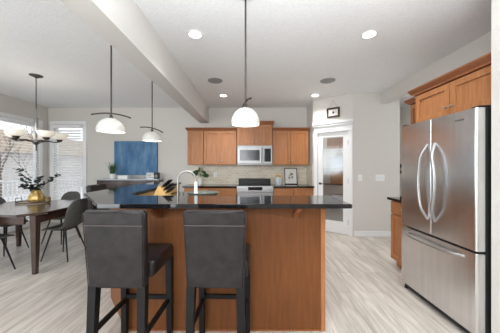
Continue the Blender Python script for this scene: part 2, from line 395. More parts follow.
# outside
struct('ground', MB().box(-40, -4.95, -10, 40, -.7, -.6).box(-4.95, 6, 6.4, 40, -.7, -.6), M['snow'])
b = MB(); b.box(-7.6, -4.95, 1.5, 8.6, -.12, -.02); b.box(-4.95, -2.6, 5.62, 8.6, -.12, -.02)
for x in (-7.5, -5.2, -3): b.box(x, x + .12, 8.4, 8.5, -.6, -.12)
tag(obj('deck', b, M['deck']), 'grey wooden deck outside the dining windows', 'deck')
b = MB()
for yy in (8.5,): b.box(-7.6, -2.6, yy - .03, yy + .03, .85, .91); b.box(-7.6, -2.6, yy - .02, yy + .02, .06, .11)
for i in range(36): b.box(-7.55 + i * .138, -7.52 + i * .138, 8.485, 8.515, .1, .86)
b.box(-7.63, -7.57, 1.5, 8.5, .85, .91); b.box(-7.62, -7.58, 1.5, 8.5, .06, .11)
for i in range(50): b.box(-7.615, -7.585, 1.55 + i * .138, 1.58 + i * .138, .1, .86)
b.box(-7.64, -7.56, 8.46, 8.54, -.02, .95); b.box(-7.64, -7.56, 1.5, 1.58, -.02, .95)
tag(obj('deck_railing', b, M['white']), 'white baluster railing around the deck outside the windows', 'railing')
b = MB()
for i in range(70): b.box(-16.1, -16.06, -2 + i * .2, -2 + i * .2 + .19, -.6, .95)
for z in (-.2, .6): b.box(-16.06, -16.0, -2, 12, z, z + .08)
tag(obj('fence', b, M['fence']), 'brown board fence beyond the deck, seen through the wide window', 'fence')
def bare_tree(loc, h, seed, label):
    rnd = random.Random(seed); b = MB(); x, y, z = loc
    def grow(p, d, ln, r, dep):
        q = p + d * ln; b.tube([p, (p + q) / 2 + Vector((rnd.uniform(-.05, .05), rnd.uniform(-.05, .05), 0)) * ln, q], [r, r * .8, r * .6], 5)
        if dep == 0: return
        for _ in range(3):
            dd = (d + Vector((rnd.uniform(-.8, .8), rnd.uniform(-.8, .8), rnd.uniform(-.1, .6)))).normalized()
            grow(q if _ else (p + q) / 2, dd, ln * rnd.uniform(.55, .8), r * .58, dep - 1)
    grow(Vector(loc), Vector((0, 0, 1)), h * .35, .07, 4)
    tag(obj('bare_tree', b, M['bark'], origin=loc), label, 'tree', 'bare winter trees outside')
bare_tree((-11.5, 10.6, -.6), 4.6, 1, 'bare winter tree seen through the middle of the wide window blinds')
bare_tree((-13.5, 14.5, -.6), 5.2, 2, 'bare winter tree nearest the corner side of the wide window')
bare_tree((-12.0, 9.2, -.6), 4.8, 3, 'bare winter tree behind the left hand bowl lights')
hs = thing('neighbour_house', 'pale neighbouring house beyond the fence, seen through the blinds', 'house', (-19, 20, -.6))
b = MB().box(-22, -16.5, 14, 26, -.6, 2.3); obj('house_wall', b, M['siding'], hs)
obj('house_roof', MB().extr([(-22.5, 2.3), (-16, 2.3), (-19.2, 4.2)], 'y', 13.6, 26.4), M['fence'], hs)

# ---------------------------------------------------------------- peninsula with raised bar
pen = thing('peninsula', 'long wooden clad peninsula base carrying the raised black bar top', 'kitchen island', (0, 2.0, 0))
OUT = [(.60, 1.885), (-1.02, 1.885), (-1.42, 2.345), (-1.42, 3.88)]
INN = [(-1.20, 3.88), (-1.20, 2.25), (-1.045, 2.07), (.60, 2.07)]
obj('bar_wall', MB().prism(OUT + INN, 0, 1.038), M['panel'], pen)
obj('front_panel', MB().box(-1.0, .588, 1.872, 1.886, .0, 1.038), M['panel'], pen)
obj('corner_post', MB().box(.575, .612, 1.862, 1.90, 0, 1.038, .003), M['maple'], pen)
for x in (-.07,): obj('panel_seam', MB().box(x - .004, x + .004, 1.868, 1.873, 0, 1.038), M['maple'], pen)
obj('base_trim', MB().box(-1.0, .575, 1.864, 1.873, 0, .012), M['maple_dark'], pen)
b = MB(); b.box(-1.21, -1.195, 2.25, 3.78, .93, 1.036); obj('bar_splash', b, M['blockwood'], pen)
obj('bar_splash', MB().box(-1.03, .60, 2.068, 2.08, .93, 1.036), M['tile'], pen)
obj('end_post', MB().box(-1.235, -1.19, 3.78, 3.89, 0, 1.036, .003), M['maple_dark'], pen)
for x in (-.74, .365):
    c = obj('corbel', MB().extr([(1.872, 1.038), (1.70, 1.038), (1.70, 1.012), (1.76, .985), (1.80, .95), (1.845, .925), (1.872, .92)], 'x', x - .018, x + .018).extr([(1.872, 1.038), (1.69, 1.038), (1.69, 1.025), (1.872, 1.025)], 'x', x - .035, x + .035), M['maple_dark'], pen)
SL = [(.72, 1.62), (-1.077, 1.62), (-1.66, 2.30), (-1.66, 3.92), (-1.17, 3.92), (-1.17, 2.27), (-1.03, 2.10), (.72, 2.10)]
tag(obj('bar_countertop', MB().prism(SL, 1.038, 1.07, .004), M['granite'], origin=(0, 2, 1.038)), 'polished black granite bar top with clipped corner, bending around the sink', 'countertop')
# lower worktop behind the bar
LC = [(.60, 2.082), (-1.04, 2.082), (-1.193, 2.26), (-1.193, 3.775), (-.57, 3.775), (-.57, 2.70), (.60, 2.70)]
tag(obj('sink_countertop', MB().prism(LC, .885, .92, .003), M['granite'], origin=(0, 2.3, .885)), 'lower black granite worktop behind the raised bar', 'countertop')
lb = thing('sink_base_cabinet', 'wooden base cabinets below the sink worktop, behind the bar', 'cabinet', (0, 2.4, 0))
obj('body', MB().prism([(.598, 2.075), (-1.04, 2.075), (-1.193, 2.26), (-1.193, 3.77), (-.60, 3.77), (-.60, 2.67), (.598, 2.67)], .09, .884), M['maple'], lb)
for i in range(3):
    dd = obj('door', MB().box(-.55 + i * .385, -.18 + i * .385, 2.67, 2.69, .12, .86, .003), M['maple'], lb)
    obj('knob', MB().box(-.24 + i * .385, -.22 + i * .385, 2.69, 2.71, .76, .78, .004), M['nickel'], dd)
# sink rim, faucet
fc = thing('faucet', 'tall brushed nickel gooseneck faucet rising behind the bar', 'faucet', (-.715, 2.28, .92))
obj('faucet_base', MB().lathe([(.028, 0), (.028, .012), (.02, .02), (.018, .10), (.013, .11), (.0, .11)], (-.715, 2.28, .92)), M['nickel'], fc, 40)
pts = [(-.715, 2.28, 1.02), (-.715, 2.28, 1.20)]
for i in range(1, 11):
    a = math.pi * i / 10; pts.append((-.630 - .085 * math.cos(a), 2.28 + .03 * (1 - math.cos(a)) / 2, 1.20 + .088 * math.sin(a)))
pts.append((-.545, 2.312, 1.17))
obj('spout', MB().tube(pts, .0105, 12), M['nickel'], fc, 60)
obj('spray_head', MB().lathe([(.012, .12), (.016, .10), (.019, .03), (.021, 0), (.0, 0)], (-.544, 2.313, 1.065)), M['ceramic'], fc, 50)
obj('lever', MB().tube([(-.70, 2.28, 1.0), (-.66, 2.27, 1.04), (-.655, 2.265, 1.08)], [.008, .006, .005]), M['nickel'], fc, 50)
sk = MB()
sk.box(-.80, -.18, 2.40, 2.415, .9203, .926, .002).box(-.80, -.18, 2.645, 2.66, .9203, .926, .002).box(-.80, -.785, 2.40, 2.66, .9203, .926, .002).box(-.195, -.18, 2.40, 2.66, .9203, .926, .002)
obj('sink_basin', MB().box(-.785, -.195, 2.415, 2.645, .9205, .9215), M['black']).parent = None
bpy.data.objects['sink_basin'].name = 'sink'
tag(bpy.data.objects['sink'], 'sink set into the lower worktop behind the bar', 'sink')
o = obj('sink_rim', sk, M['steel'], bpy.data.objects['sink'])
tag(obj('dish_bowl', MB().lathe([(.05, 0), (.06, .004), (.13, .075), (.165, .125), (.172, .13), (.16, .125), (.12, .07), (.05, .012), (0, .01)], (-.51, 2.50, .926), 28, cap=False), M['sage'], smooth=50, origin=(-.52, 2.50, .926)), 'wide grey green bowl beside the gooseneck faucet', 'bowl')
# knife block
kb = thing('knife_block', 'light wooden knife block with black handled knives on worktop', 'knife block', (0, 0, 0))
bp = [(-.115, 0), (.085, 0), (.085, .035), (.015, .185), (-.075, .165)]
b = MB().extr([(-.12, .0), (.055, .0), (.10, .085), (.005, .20), (-.01, .20)], 'y', -.05, .05)
obj('block', b, M['blockwood'], kb)
for i in range(3):
    for j in range(3):
        y = -.03 + j * .03; t = .12 + i * .27
        p = Vector((.005 + (.10 - .005) * t, y, .20 + (.085 - .20) * t)); dv = Vector((.77, 0, .64))
        ln = .10 + .012 * (2 - i)
        h = obj('knife', MB().tube([p - dv * .01, p + dv * .02], .005, 6).tube([p + dv * .018, p + dv * .05, p + dv * ln], [.008, .011, .0095], 8), M['black'], kb, 60)
kb.location = (-.985, 2.56, .92); kb.rotation_euler.z = R(-12)

# ---------------------------------------------------------------- cabinets
def door_mb(x0, x1, z0, z1, yf, th=.02, fr=.055):
    b = MB()
    b.box(x0, x0 + fr, yf, yf + th, z0, z1, .0025); b.box(x1 - fr, x1, yf, yf + th, z0, z1, .0025)
    b.box(x0 + fr, x1 - fr, yf, yf + th, z1 - fr, z1, .002); b.box(x0 + fr, x1 - fr, yf, yf + th, z0, z0 + fr, .002)
    b.box(x0 + fr - .002, x1 - fr + .002, yf + .014, yf + th, z0 + fr - .002, z1 - fr + .002)
    return b
def knob_mb(x, y, z):
    return MB().lathe([(.0055, 0), (.005, .012), (.013, .018), (.014, .024), (.009, .03), (0, .031)], n=12).rot(Matrix.Translation((x, y, z)) @ Matrix.Rotation(R(90), 4, 'X'))
def cabinet(name, label, cat, x0, x1, dep, z0, z1, doors, drawers=0, knobz='low', crown=None, toe=0, group=None, origin=(0, 0), rotz=0, hinge=None):
    """local: x along, front at y=0, body behind (+y)"""
    r = thing(name, label, cat, (0, 0, 0), group)
    b = MB(); b.box(x0, x1, .024, dep, z0 + toe, z1)
    if toe: b.box(x0, x1, .08, dep, z0, z0 + toe)
    obj('body', b, M['maple'], r)
    g = .0045; zt = z1
    if drawers:
        zt = z1 - .175; wd = (x1 - x0) / drawers
        for i in range(drawers):
            a, c = x0 + i * wd + g, x0 + (i + 1) * wd - g
            dr = obj('drawer', MB().box(a, c, 0, .02, zt + g, z1 - .012, .004), M['maple'], r)
            obj('knob', knob_mb((a + c) / 2, 0, (zt + z1) / 2), M['nickel'], dr, 40)
    wd = (x1 - x0) / doors
    for i in range(doors):
        a, c = x0 + i * wd + g, x0 + (i + 1) * wd - g
        dr = obj('door', door_mb(a, c, z0 + toe + .012, zt - .012, 0), M['maple'], r)
        if doors == 1: kx = c - .03 if hinge != 'r' else a + .03
        else: kx = c - .03 if i % 2 == 0 else a + .03
        kz = z0 + .09 if knobz == 'low' else zt - .07
        obj('knob', knob_mb(kx, 0, kz), M['nickel'], dr, 40)
    if crown:
        zc, eL, eR = crown; h = zc - z1
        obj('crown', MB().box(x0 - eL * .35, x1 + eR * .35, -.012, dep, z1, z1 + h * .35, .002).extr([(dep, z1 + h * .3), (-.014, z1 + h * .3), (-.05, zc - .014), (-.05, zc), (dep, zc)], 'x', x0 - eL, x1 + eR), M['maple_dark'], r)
    r.location = (origin[0], origin[1], 0); r.rotation_euler.z = rotz
    return r
UY = 5.15; G1 = 'upper cabinets along the back wall'
cabinet('upper_cabinet', 'single door maple cabinet at the left end of the back wall', 'cabinet', -1.405, -1.045, .328, 1.37, 2.14, 1, crown=(2.20, .03, 0), group=G1, origin=(0, UY))
cabinet('upper_cabinet', 'two door maple wall cabinet just left of the microwave', 'cabinet', -1.04, -.30, .328, 1.37, 2.14, 2, crown=(2.20, 0, 0), group=G1, origin=(0, UY))
cabinet('upper_cabinet', 'short raised two door maple cabinet above the microwave', 'cabinet', -.29, .495, .378, 1.80, 2.27, 2, crown=(2.34, .035, .035), group=G1, origin=(0, UY - .05))
cabinet('upper_cabinet', 'two door maple wall cabinet right of the microwave', 'cabinet', .505, 1.315, .328, 1.37, 2.14, 2, crown=(2.20, 0, .015), group=G1, origin=(0, UY))
LY = 4.87; G2 = 'base cabinets along the back wall'
cabinet('base_cabinet', 'maple base cabinet at the left end of the back counter', 'cabinet', -1.40, -.85, .605, 0, .885, 2, 1, 'high', toe=.1, group=G2, origin=(0, LY))
cabinet('base_cabinet', 'maple base cabinet with drawer just left of the range', 'cabinet', -.845, -.285, .605, 0, .885, 2, 1, 'high', toe=.1, group=G2, origin=(0, LY))
cabinet('base_cabinet', 'maple base cabinet with drawer just right of the range', 'cabinet', .50, .915, .605, 0, .885, 1, 1, 'high', toe=.1, group=G2, origin=(0, LY))
cabinet('base_cabinet', 'maple base cabinet with drawer next to the pantry wall', 'cabinet', .92, 1.345, .605, 0, .885, 1, 1, 'high', toe=.1, group=G2, origin=(0, LY))
tag(obj('back_countertop', MB().box(-1.43, -.283, 4.84, 5.464, .886, .92, .004), M['granite'], origin=(-.85, 5.1, .886)), 'dark granite worktop left of the range', 'countertop')
tag(obj('back_countertop', MB().prism([(.498, 4.84), (1.36, 4.84), (1.36, 4.87), (1.334, 4.95), (1.334, 5.464), (.498, 5.464)], .886, .92, .003), M['granite'], origin=(.9, 5.1, .886)), 'dark granite worktop right of the range', 'countertop')
# right side: cabinet over the fridge, far cabinets (front faces -X, local x runs towards the camera)
cabinet('upper_cabinet', 'two door maple cabinet mounted above the steel refrigerator', 'cabinet', -2.575, -1.69, .64, 1.80, 2.125, 2, crown=(2.19, .05, 0), origin=(1.85, 0), rotz=R(-90))
cabinet('upper_cabinet', 'maple wall cabinet half hidden behind the refrigerator cabinet', 'cabinet', -3.11, -2.64, .33, 1.46, 2.17, 1, crown=(2.23, .05, 0), origin=(2.165, 0), rotz=R(-90))
cabinet('base_cabinet', 'maple base cabinet at the far side of the refrigerator', 'cabinet', -3.10, -2.60, .60, 0, .885, 1, 1, 'high', toe=.1, origin=(1.895, 0), rotz=R(-90))
tag(obj('side_countertop', MB().box(1.868, 2.498, 2.595, 3.14, .886, .92, .004), M['granite'], origin=(2.2, 2.9, .886)), 'dark granite worktop beside the refrigerator', 'countertop')
cm = thing('coffee_maker', 'black and steel coffee maker peeking past the refrigerator', 'coffee maker', (2.06, 2.86, .92))
obj('body', MB().box(1.95, 2.18, 2.72, 3.0, .92, .95, .01).box(2.09, 2.18, 2.72, 3.0, .94, 1.36, .012).box(1.95, 2.18, 2.72, 3.0, 1.24, 1.37, .012), M['black'], cm)
obj('carafe', MB().lathe([(.05, 0), (.062, .02), (.066, .08), (.045, .13), (.05, .15), (0, .15)], (2.018, 2.88, .952)), M['steel'], cm, 40)
obj('trim_band', MB().box(1.945, 1.952, 2.74, 2.98, 1.28, 1.32), M['steel_light'], cm)

# ---------------------------------------------------------------- refrigerator
fr = thing('refrigerator', 'stainless steel french door refrigerator with bottom freezer drawer', 'refrigerator', (2.1, 2.13, 0))
FY0, FY1, FX = 1.705, 2.565, 1.68
obj('body', MB().box(1.752, 2.44, FY0 - .003, FY1 + .003, .03, 1.775, .006), M['black'], fr)
obj('grille', MB().box(1.715, 1.75, FY0 + .02, FY1 - .02, .018, .065), M['black'], fr)
def fdoor(y0, y1, z0, z1, rn, rf):
    # rounded vertical edges, plan outline extruded in z
    n = 6; pts = [(1.744, y0)]
    for i in range(n + 1): a = i / n * math.pi / 2; pts.append((FX + rn - rn * math.sin(a), y0 + rn - rn * math.cos(a)))
    for i in range(n + 1): a = i / n * math.pi / 2; pts.append((FX + rf - rf * math.cos(a), y1 - rf + rf * math.sin(a)))
    pts.append((1.744, y1))
    return MB().prism(pts, z0, z1, .004)
dr = obj('door', fdoor(2.138, FY1, .70, 1.775, .008, .022), M['steel'], fr, 40)
def bow(y_end, dy, z0, z1, r=.013):
    p = []
    for i in range(17):
        t = i / 16; k = math.sin(math.pi * t)
        p.append((FX - .052 * min(1, k * 2.2) - .0, y_end + dy * k, z0 + (z1 - z0) * t))
    return MB().tube(p, [.011 + .004 * math.sin(math.pi * i / 16) for i in range(17)], 10)
obj('handle', bow(2.175, .055, .835, 1.545), M['steel_light'], dr, 60)
dr = obj('door', fdoor(FY0, 2.132, .70, 1.775, .022, .008), M['steel'], fr, 40)
obj('handle', bow(2.09, -.055, .835, 1.545), M['steel_light'], dr, 60)
obj('badge', MB().box(FX - .002, FX + .001, 1.80, 1.88, 1.70, 1.712), M['steel_light'], dr)
dr = obj('freezer_drawer', fdoor(FY0, FY1, .07, .682, .022, .022), M['steel'], fr, 40)
p = []
for i in range(17):
    t = i / 16; k = math.sin(math.pi * t); p.append((FX - .05 * min(1, k * 2.2), 1.80 + .67 * t, .632 - .012 * k))
obj('handle', MB().tube(p, .012, 10), M['steel_light'], dr, 60)
obj('hinge_cover', MB().box(1.70, 1.80, FY0 + .0, FY0 + .06, 1.776, 1.79, .004), M['black'], fr)
obj('hinge_cover', MB().box(1.70, 1.80, FY1 - .06, FY1, 1.776, 1.79, .004), M['black'], fr)
for y in (FY0 + .05, FY1 - .03): obj('foot', MB().lathe([(.022, 0), (.022, .02), (.01, .022), (.01, .05), (0, .05)], (1.73, y, 0), 12), M['black'], fr)

# ---------------------------------------------------------------- range and microwave
rg = thing('range', 'stainless steel slide-in range between the base cabinets', 'range', (.11, 5.15, 0))
RX0, RX1, RY = -.275, .49, 4.83
obj('body', MB().box(RX0, RX1, RY + .03, 5.45, .06, .905), M['appl'], rg)
obj('cooktop', MB().box(RX0, RX1, RY + .03, 5.36, .905, .93, .004), M['blackglass'], rg)
obj('backguard', MB().box(RX0 + .01, RX1 - .01, 5.36, 5.455, .93, 1.055, .006), M['black'], rg)
cp = obj('control_panel', MB().extr([(RY + .03, .80), (RY - .008, .80), (RY - .008, .83), (RY - .002, .922), (RY + .03, .93)], 'x', RX0, RX1), M['appl'], rg)
obj('display', MB().box(-.04, .26, RY - .0095, RY + .002, .835, .905), M['blackglass'], cp)
for x in (-.235, -.165, -.095, .32, .385, .45): obj('knob', MB().lathe([(.019, 0), (.017, .022), (0, .023)], n=14).rot(Matrix.Translation((x, RY - .002, .865)) @ Matrix.Rotation(R(90), 4, 'X')), M['appl'], cp, 40)
od = obj('oven_door', MB().box(RX0 + .003, RX1 - .003, RY - .005, RY + .028, .24, .79, .006), M['appl'], rg)
obj('window', MB().box(RX0 + .08, RX1 - .08, RY - .008, RY, .36, .67), M['blackglass'], od)
obj('handle', MB().tube([(RX0 + .04, RY, .74), (RX0 + .04, RY - .045, .74), (RX1 - .04, RY - .045, .74), (RX1 - .04, RY, .74)], .011), M['appl'], od)
obj('drawer', MB().box(RX0 + .003, RX1 - .003, RY - .005, RY + .028, .08, .23, .006), M['appl'], rg)
mw = thing('microwave', 'stainless over-the-range microwave under the short cabinet', 'microwave', (.11, 5.3, 1.37))
MX0, MX1, MY = -.28, .49, 5.06
obj('body', MB().box(MX0, MX1, MY + .02, 5.47, 1.375, 1.795), M['black'], mw)
dr = obj('door', MB().box(MX0, .285, MY, MY + .022, 1.40, 1.765, .005), M['appl'], mw)
obj('window', MB().box(MX0 + .06, .215, MY - .003, MY + .002, 1.465, 1.70, .001), M['blackglass'], dr)
obj('handle', MB().tube([(.255, MY, 1.73), (.255, MY - .04, 1.71), (.255, MY - .04, 1.45), (.255, MY, 1.43)], .010), M['appl'], dr, 50)
cp = obj('control_panel', MB().box(.29, MX1, MY, MY + .022, 1.40, 1.765, .004), M['appl'], mw)
obj('keypad', MB().box(.315, .46, MY - .003, MY + .002, 1.44, 1.73), M['blackglass'], cp)
obj('vent', MB().box(MX0, MX1, MY, MY + .022, 1.768, 1.795, .002), M['appl'], mw)
obj('bottom_trim', MB().box(MX0, MX1, MY, MY + .022, 1.375, 1.397, .002), M['appl'], mw)

# ---------------------------------------------------------------- bar stools
def make_stool():
    r = thing('bar_stool', 'x', 'bar stool', (0, 0, 0), 'dark leather bar stools')
    # upholstered back: tapers downwards, leans a little towards the camera
    b = MB(); t = bmesh.new(); rows = []
    NZ = 8
    for i in range(NZ + 1):
        k = i / NZ; z = .575 + k * .49; hw = .180 + .014 * k; yb = -.200 - .035 * k; 
        rows.append([t.verts.new((x, y, z)) for x, y in ((-hw, yb), (hw, yb), (hw, yb + .07 - .012 * k), (-hw, yb + .07 - .012 * k))])
    for a, c in zip(rows, rows[1:]):
        for j in range(4): t.faces.new((a[j], a[(j + 1) % 4], c[(j + 1) % 4], c[j]))
    t.faces.new(rows[0]); t.faces.new(rows[-1]); bmesh.ops.recalc_face_normals(t, faces=t.faces)
    ed = [e for e in t.edges if len([f for f in e.link_faces]) == 2 and e.calc_face_angle(0) > .5]
    bmesh.ops.bevel(t, geom=ed, offset=.014, segments=3, affect='EDGES'); b._add(t)
    bk = obj('backrest', b, M['leather'], r, 50)
    obj('seam', MB().box(-.186, .186, -.2345, -.2315, .974, .978), M['seam'], bk)
    for s in (-1, 1): obj('piping', MB().tube([(s * .1745, -.2005, .59), (s * .1795, -.2165, .80), (s * .188, -.2335, 1.05)], .003, 6), M['leather'], bk, 60)
    sb = MB().box(-.205, .205, -.135, .225, .615, .725, .022, 3)
    obj('seat', sb, M['leather'], r, 50)
    for s in (-1, 1):
        obj('leg', MB().bar((s * .155, -.172, .59), (s * .165, -.20, 0), .026, .020), M['blackwood'], r)
        obj('leg', MB().bar((s * .178, .198, .62), (s * .182, .203, 0), .024, .019), M['blackwood'], r)
        obj('stretcher', MB().box(s * .17 - .010, s * .17 + .010, -.165, .18, .265, .300), M['blackwood'], r)
    obj('stretcher', MB().box(-.165, .165, .190, .210, .29, .322), M['blackwood'], r)
    obj('stretcher', MB().box(-.145, .145, -.197, -.177, .215, .247), M['blackwood'], r)
    return r
st = make_stool()
st.location = (-.822, 1.622, 0); st.rotation_euler.z = R(-2); st['label'] = 'dark brown leather bar stool at the front of the bar, the left one'
dup(st, (-.208, 1.622, 0), R(-2), 'dark brown leather bar stool at the front of the bar, nearer its middle')
dup(st, (-2.10, 3.46, 0), R(-91), 'dark leather bar stool pulled up to the left side of the bar')

# ---------------------------------------------------------------- dining table
T = thing('dining_table', 'dark brown dining table with clipped corners and a tray', 'dining table', (-3.27, 3.36, 0))
tx0, tx1, ty0, ty1 = -4.0, -2.585, 2.74, 3.98
c = .20
b = MB().prism([(tx0 + c, ty0), (tx1 - c, ty0), (tx1, ty0 + c), (tx1, ty1 - c), (tx1 - c, ty1), (tx0 + c, ty1), (tx0, ty1 - c), (tx0, ty0 + c)], .727, .757, .005)
obj('tabletop', b, M['darkwood'], T)
c2 = .16; e = .05
b = MB()
b.box(tx0 + .16, tx1 - .16, ty0 + e, ty0 + e + .025, .63, .727).box(tx0 + .16, tx1 - .16, ty1 - e - .025, ty1 - e, .63, .727)
b.box(tx0 + e, tx0 + e + .025, ty0 + .16, ty1 - .16, .63, .727).box(tx1 - e - .025, tx1 - e, ty0 + .16, ty1 - .16, .63, .727)
obj('apron', b, M['darkwood'], T)
for x in (tx0 + .12, tx1 - .085):
    for y in (ty0 + .12, ty1 - .12): obj('leg', MB().bar((x, y, .728), (x, y, 0), .038, .022), M['darkwood'], T)
# shell chairs
def make_chair():
    r = thing('dining_chair', 'x', 'chair', (0, 0, 0), 'grey shell dining chairs around the table')
    prof = [(.20, .430, .17, 0), (.17, .452, .20, .004), (.08, .448, .222, .014), (-.02, .440, .225, .024), (-.10, .442, .220, .035), (-.155, .462, .212, .045),
            (-.185, .505, .205, .045), (-.205, .57, .202, .045), (-.222, .65, .205, .045), (-.238, .73, .20, .045), (-.250, .80, .175, .035), (-.258, .845, .125, .02), (-.261, .862, .06, .006)]
    t = bmesh.new(); rows = []; n = 10
    for i, (y, z, hw, cup) in enumerate(prof):
        p0 = prof[max(i - 1, 0)]; p1 = prof[min(i + 1, len(prof) - 1)]
        d = Vector((0, p1[0] - p0[0], p1[1] - p0[1])).normalized(); nn = Vector((0, -d.z, d.y))
        if nn.z < 0 and i < 5: nn = -nn
        if nn.y < 0 and i >= 5: nn = -nn
        rows.append([t.verts.new(Vector((hw * (2 * j / n - 1), y, z)) + nn * cup * abs(2 * j / n - 1) ** 2.2) for j in range(n + 1)])
    for a, c_ in zip(rows, rows[1:]):
        for j in range(n): t.faces.new((a[j], a[j + 1], c_[j + 1], c_[j]))
    bmesh.ops.recalc_face_normals(t, faces=t.faces)
    b = MB(); b._add(t)
    s = obj('shell', b, M['chair'], r, 80)
    md = s.modifiers.new('solid', 'SOLIDIFY'); md.thickness = .022; md.offset = 0
    sd = s.modifiers.new('sub', 'SUBSURF'); sd.levels = 1; sd.render_levels = 1
    for sx in (-1, 1):
        obj('leg', MB().tube([(sx * .10, .10, .435), (sx * .185, .19, 0)], [.013, .008], 8), M['chairleg'], r, 60)
        obj('leg', MB().tube([(sx * .10, -.09, .435), (sx * .185, -.20, 0)], [.013, .008], 8), M['chairleg'], r, 60)
    obj('seat_frame', MB().box(-.11, .11, -.10, .11, .415, .433, .004), M['chairleg'], r)
    return r
ch = make_chair()
ch.location = (-2.735, 3.40, 0); ch.rotation_euler.z = R(88); ch['label'] = 'grey shell dining chair at the right end of the table, back towards the stools'
dup(ch, (-3.38, 4.12, 0), R(175), 'grey shell dining chair on the window side, behind the table')
dup(ch, (-3.27, 2.84, 0), R(-12), 'grey shell dining chair on the near side of the table')
dup(ch, (-3.83, 3.60, 0), R(-92), 'grey shell dining chair at the left end of the table')

# tray, vase, branches, candle
tr = thing('serving_tray', 'round edged wooden tray with dark rim and handles on the dining table', 'tray', (-3.45, 3.66, .757))
def oval(cx, cy, a, b_, n=32): return [(cx + a * math.cos(2 * math.pi * i / n), cy + b_ * math.sin(2 * math.pi * i / n)) for i in range(n)]
obj('tray_base', MB().prism(oval(-3.45, 3.66, .235, .16), .757, .768), M['tray'], tr)
pr = oval(-3.45, 3.66, .238, .163); obj('rim', MB().tube([(x, y, .775) for x, y in pr + pr[:1]], .007, 6), M['bronze'], tr, 60)
for s in (-1, 1): obj('handle', MB().tube([(-3.45 + s * .225, 3.61, .775), (-3.45 + s * .235, 3.61, .83), (-3.45 + s * .235, 3.71, .83), (-3.45 + s * .225, 3.71, .775)], .005, 6), M['bronze'], tr, 60)
vs = tag(obj('vase', MB().lathe([(.06, 0), (.105, .02), (.115, .05), (.10, .10), (.07, .15), (.055, .185), (.058, .195), (.05, .19), (.06, .14), (.09, .09), (.1, .05), (0, .02)], (-3.40, 3.66, .769), 9, cap=False), M['gold'], origin=(-3.40, 3.66, .769)), 'faceted amber gold vase holding dark eucalyptus branches', 'vase')
rnd = random.Random(4)
tips = [(-3.78, 3.72, 1.28, 'reaching highest to the left'), (-3.62, 3.60, 1.13, 'leaning left below the tallest one'), (-3.46, 3.78, 1.16, 'standing upright in the middle'), (-3.28, 3.58, 1.13, 'rising to the right, shorter'), (-3.06, 3.70, 1.19, 'stretching farthest to the right'), (-3.52, 3.52, 1.03, 'lowest, drooping over the vase rim')]
for tx, ty, tz, lb in tips:
    r = thing('eucalyptus_branch', 'dark eucalyptus branch in the gold vase, ' + lb, 'branch', (-3.40, 3.66, .90), 'eucalyptus branches in the gold vase')
    p0 = Vector((-3.40, 3.66, .88)); p2 = Vector((tx, ty, tz)); p1 = (p0 + p2) / 2 + Vector((0, 0, .06)); p1.x = p0.x + (p2.x - p0.x) * .3
    pts = [p0 * (1 - t) ** 2 + p1 * 2 * t * (1 - t) + p2 * t * t for t in [i / 10 for i in range(11)]]
    obj('stem', MB().tube(pts, [.004 - .0002 * i for i in range(11)], 5), M['stem'], r)
    lf = MB()
    for i in range(2, 11):
        for s in (-1, 1):
            c0 = pts[i]; dv = Vector((rnd.uniform(-1, 1), s * rnd.uniform(.3, 1), rnd.uniform(-.4, .8))).normalized(); sd = dv.cross(Vector((rnd.uniform(-1, 1), .3, 1))).normalized()
            ln = rnd.uniform(.048, .075); wd = ln * .46
            nn = dv.cross(sd) * .004
            ring = [c0 + dv * ln * (.5 - .5 * math.cos(a)) + sd * wd * math.sin(a) for a in [2 * math.pi * k / 8 for k in range(8)]]
            t = bmesh.new(); va = [t.verts.new(q) for q in ring]; cc = t.verts.new(c0 + dv * ln * .5 + nn)
            for k in range(8): t.faces.new((va[k], va[(k + 1) % 8], cc))
            lf._add(t)
    obj('leaves', lf, M['euca'], r)
cn = thing('candle', 'small yellow candle in a glass at the right of the tray', 'candle', (-3.27, 3.72, .769))
obj('wax', MB().lathe([(.03, 0), (.032, .05), (0, .05)], (-3.27, 3.72, .772), 16), M['candle'], cn, 40)
obj('glass_cup', MB().lathe([(.0, 0), (.035, 0), (.037, .075), (.034, .075), (.0335, .003)], (-3.27, 3.72, .7685), 16, cap=False), M['tumbler'], cn, 40)

# ---------------------------------------------------------------- chandelier
CX, CY = -3.30, 3.55
cl = thing('chandelier', 'bronze chandelier with upturned frosted bowls above the dining table', 'chandelier', (CX, CY, CZ))
obj('canopy', MB().lathe([(.0, 0), (.085, 0), (.08, -.012), (.03, -.03), (.012, -.045), (0, -.045)], (CX, CY, CZ), 24), M['bronze'], cl, 40)
b = MB()
z = CZ - .045; k = 0
while z > 2.20:
    a = R(90 * (k % 2)); ca, sa = math.cos(a), math.sin(a)
    p = [(CX + .009 * ca * math.sin(q), CY + .009 * sa * math.sin(q), z - .014 + .018 * math.cos(q)) for q in [2 * math.pi * i / 8 for i in range(9)]]
    b.tube(p, .0032, 5); z -= .027; k += 1
obj('chain', b, M['bronze'], cl)
obj('column', MB().lathe([(0, .50), (.010, .50), (.010, .38), (.026, .36), (.026, .16), (.014, .14), (.014, .03), (.05, .015), (.055, -.01), (.03, -.04), (.012, -.055), (0, -.06)], (CX, CY, 1.72), 20), M['nickel'], cl, 40)
obj('finial', MB().lathe([(0, 0), (.01, -.01), (.006, -.06), (.012, -.075), (0, -.09)], (CX, CY, 1.665), 12), M['bronze'], cl, 40)
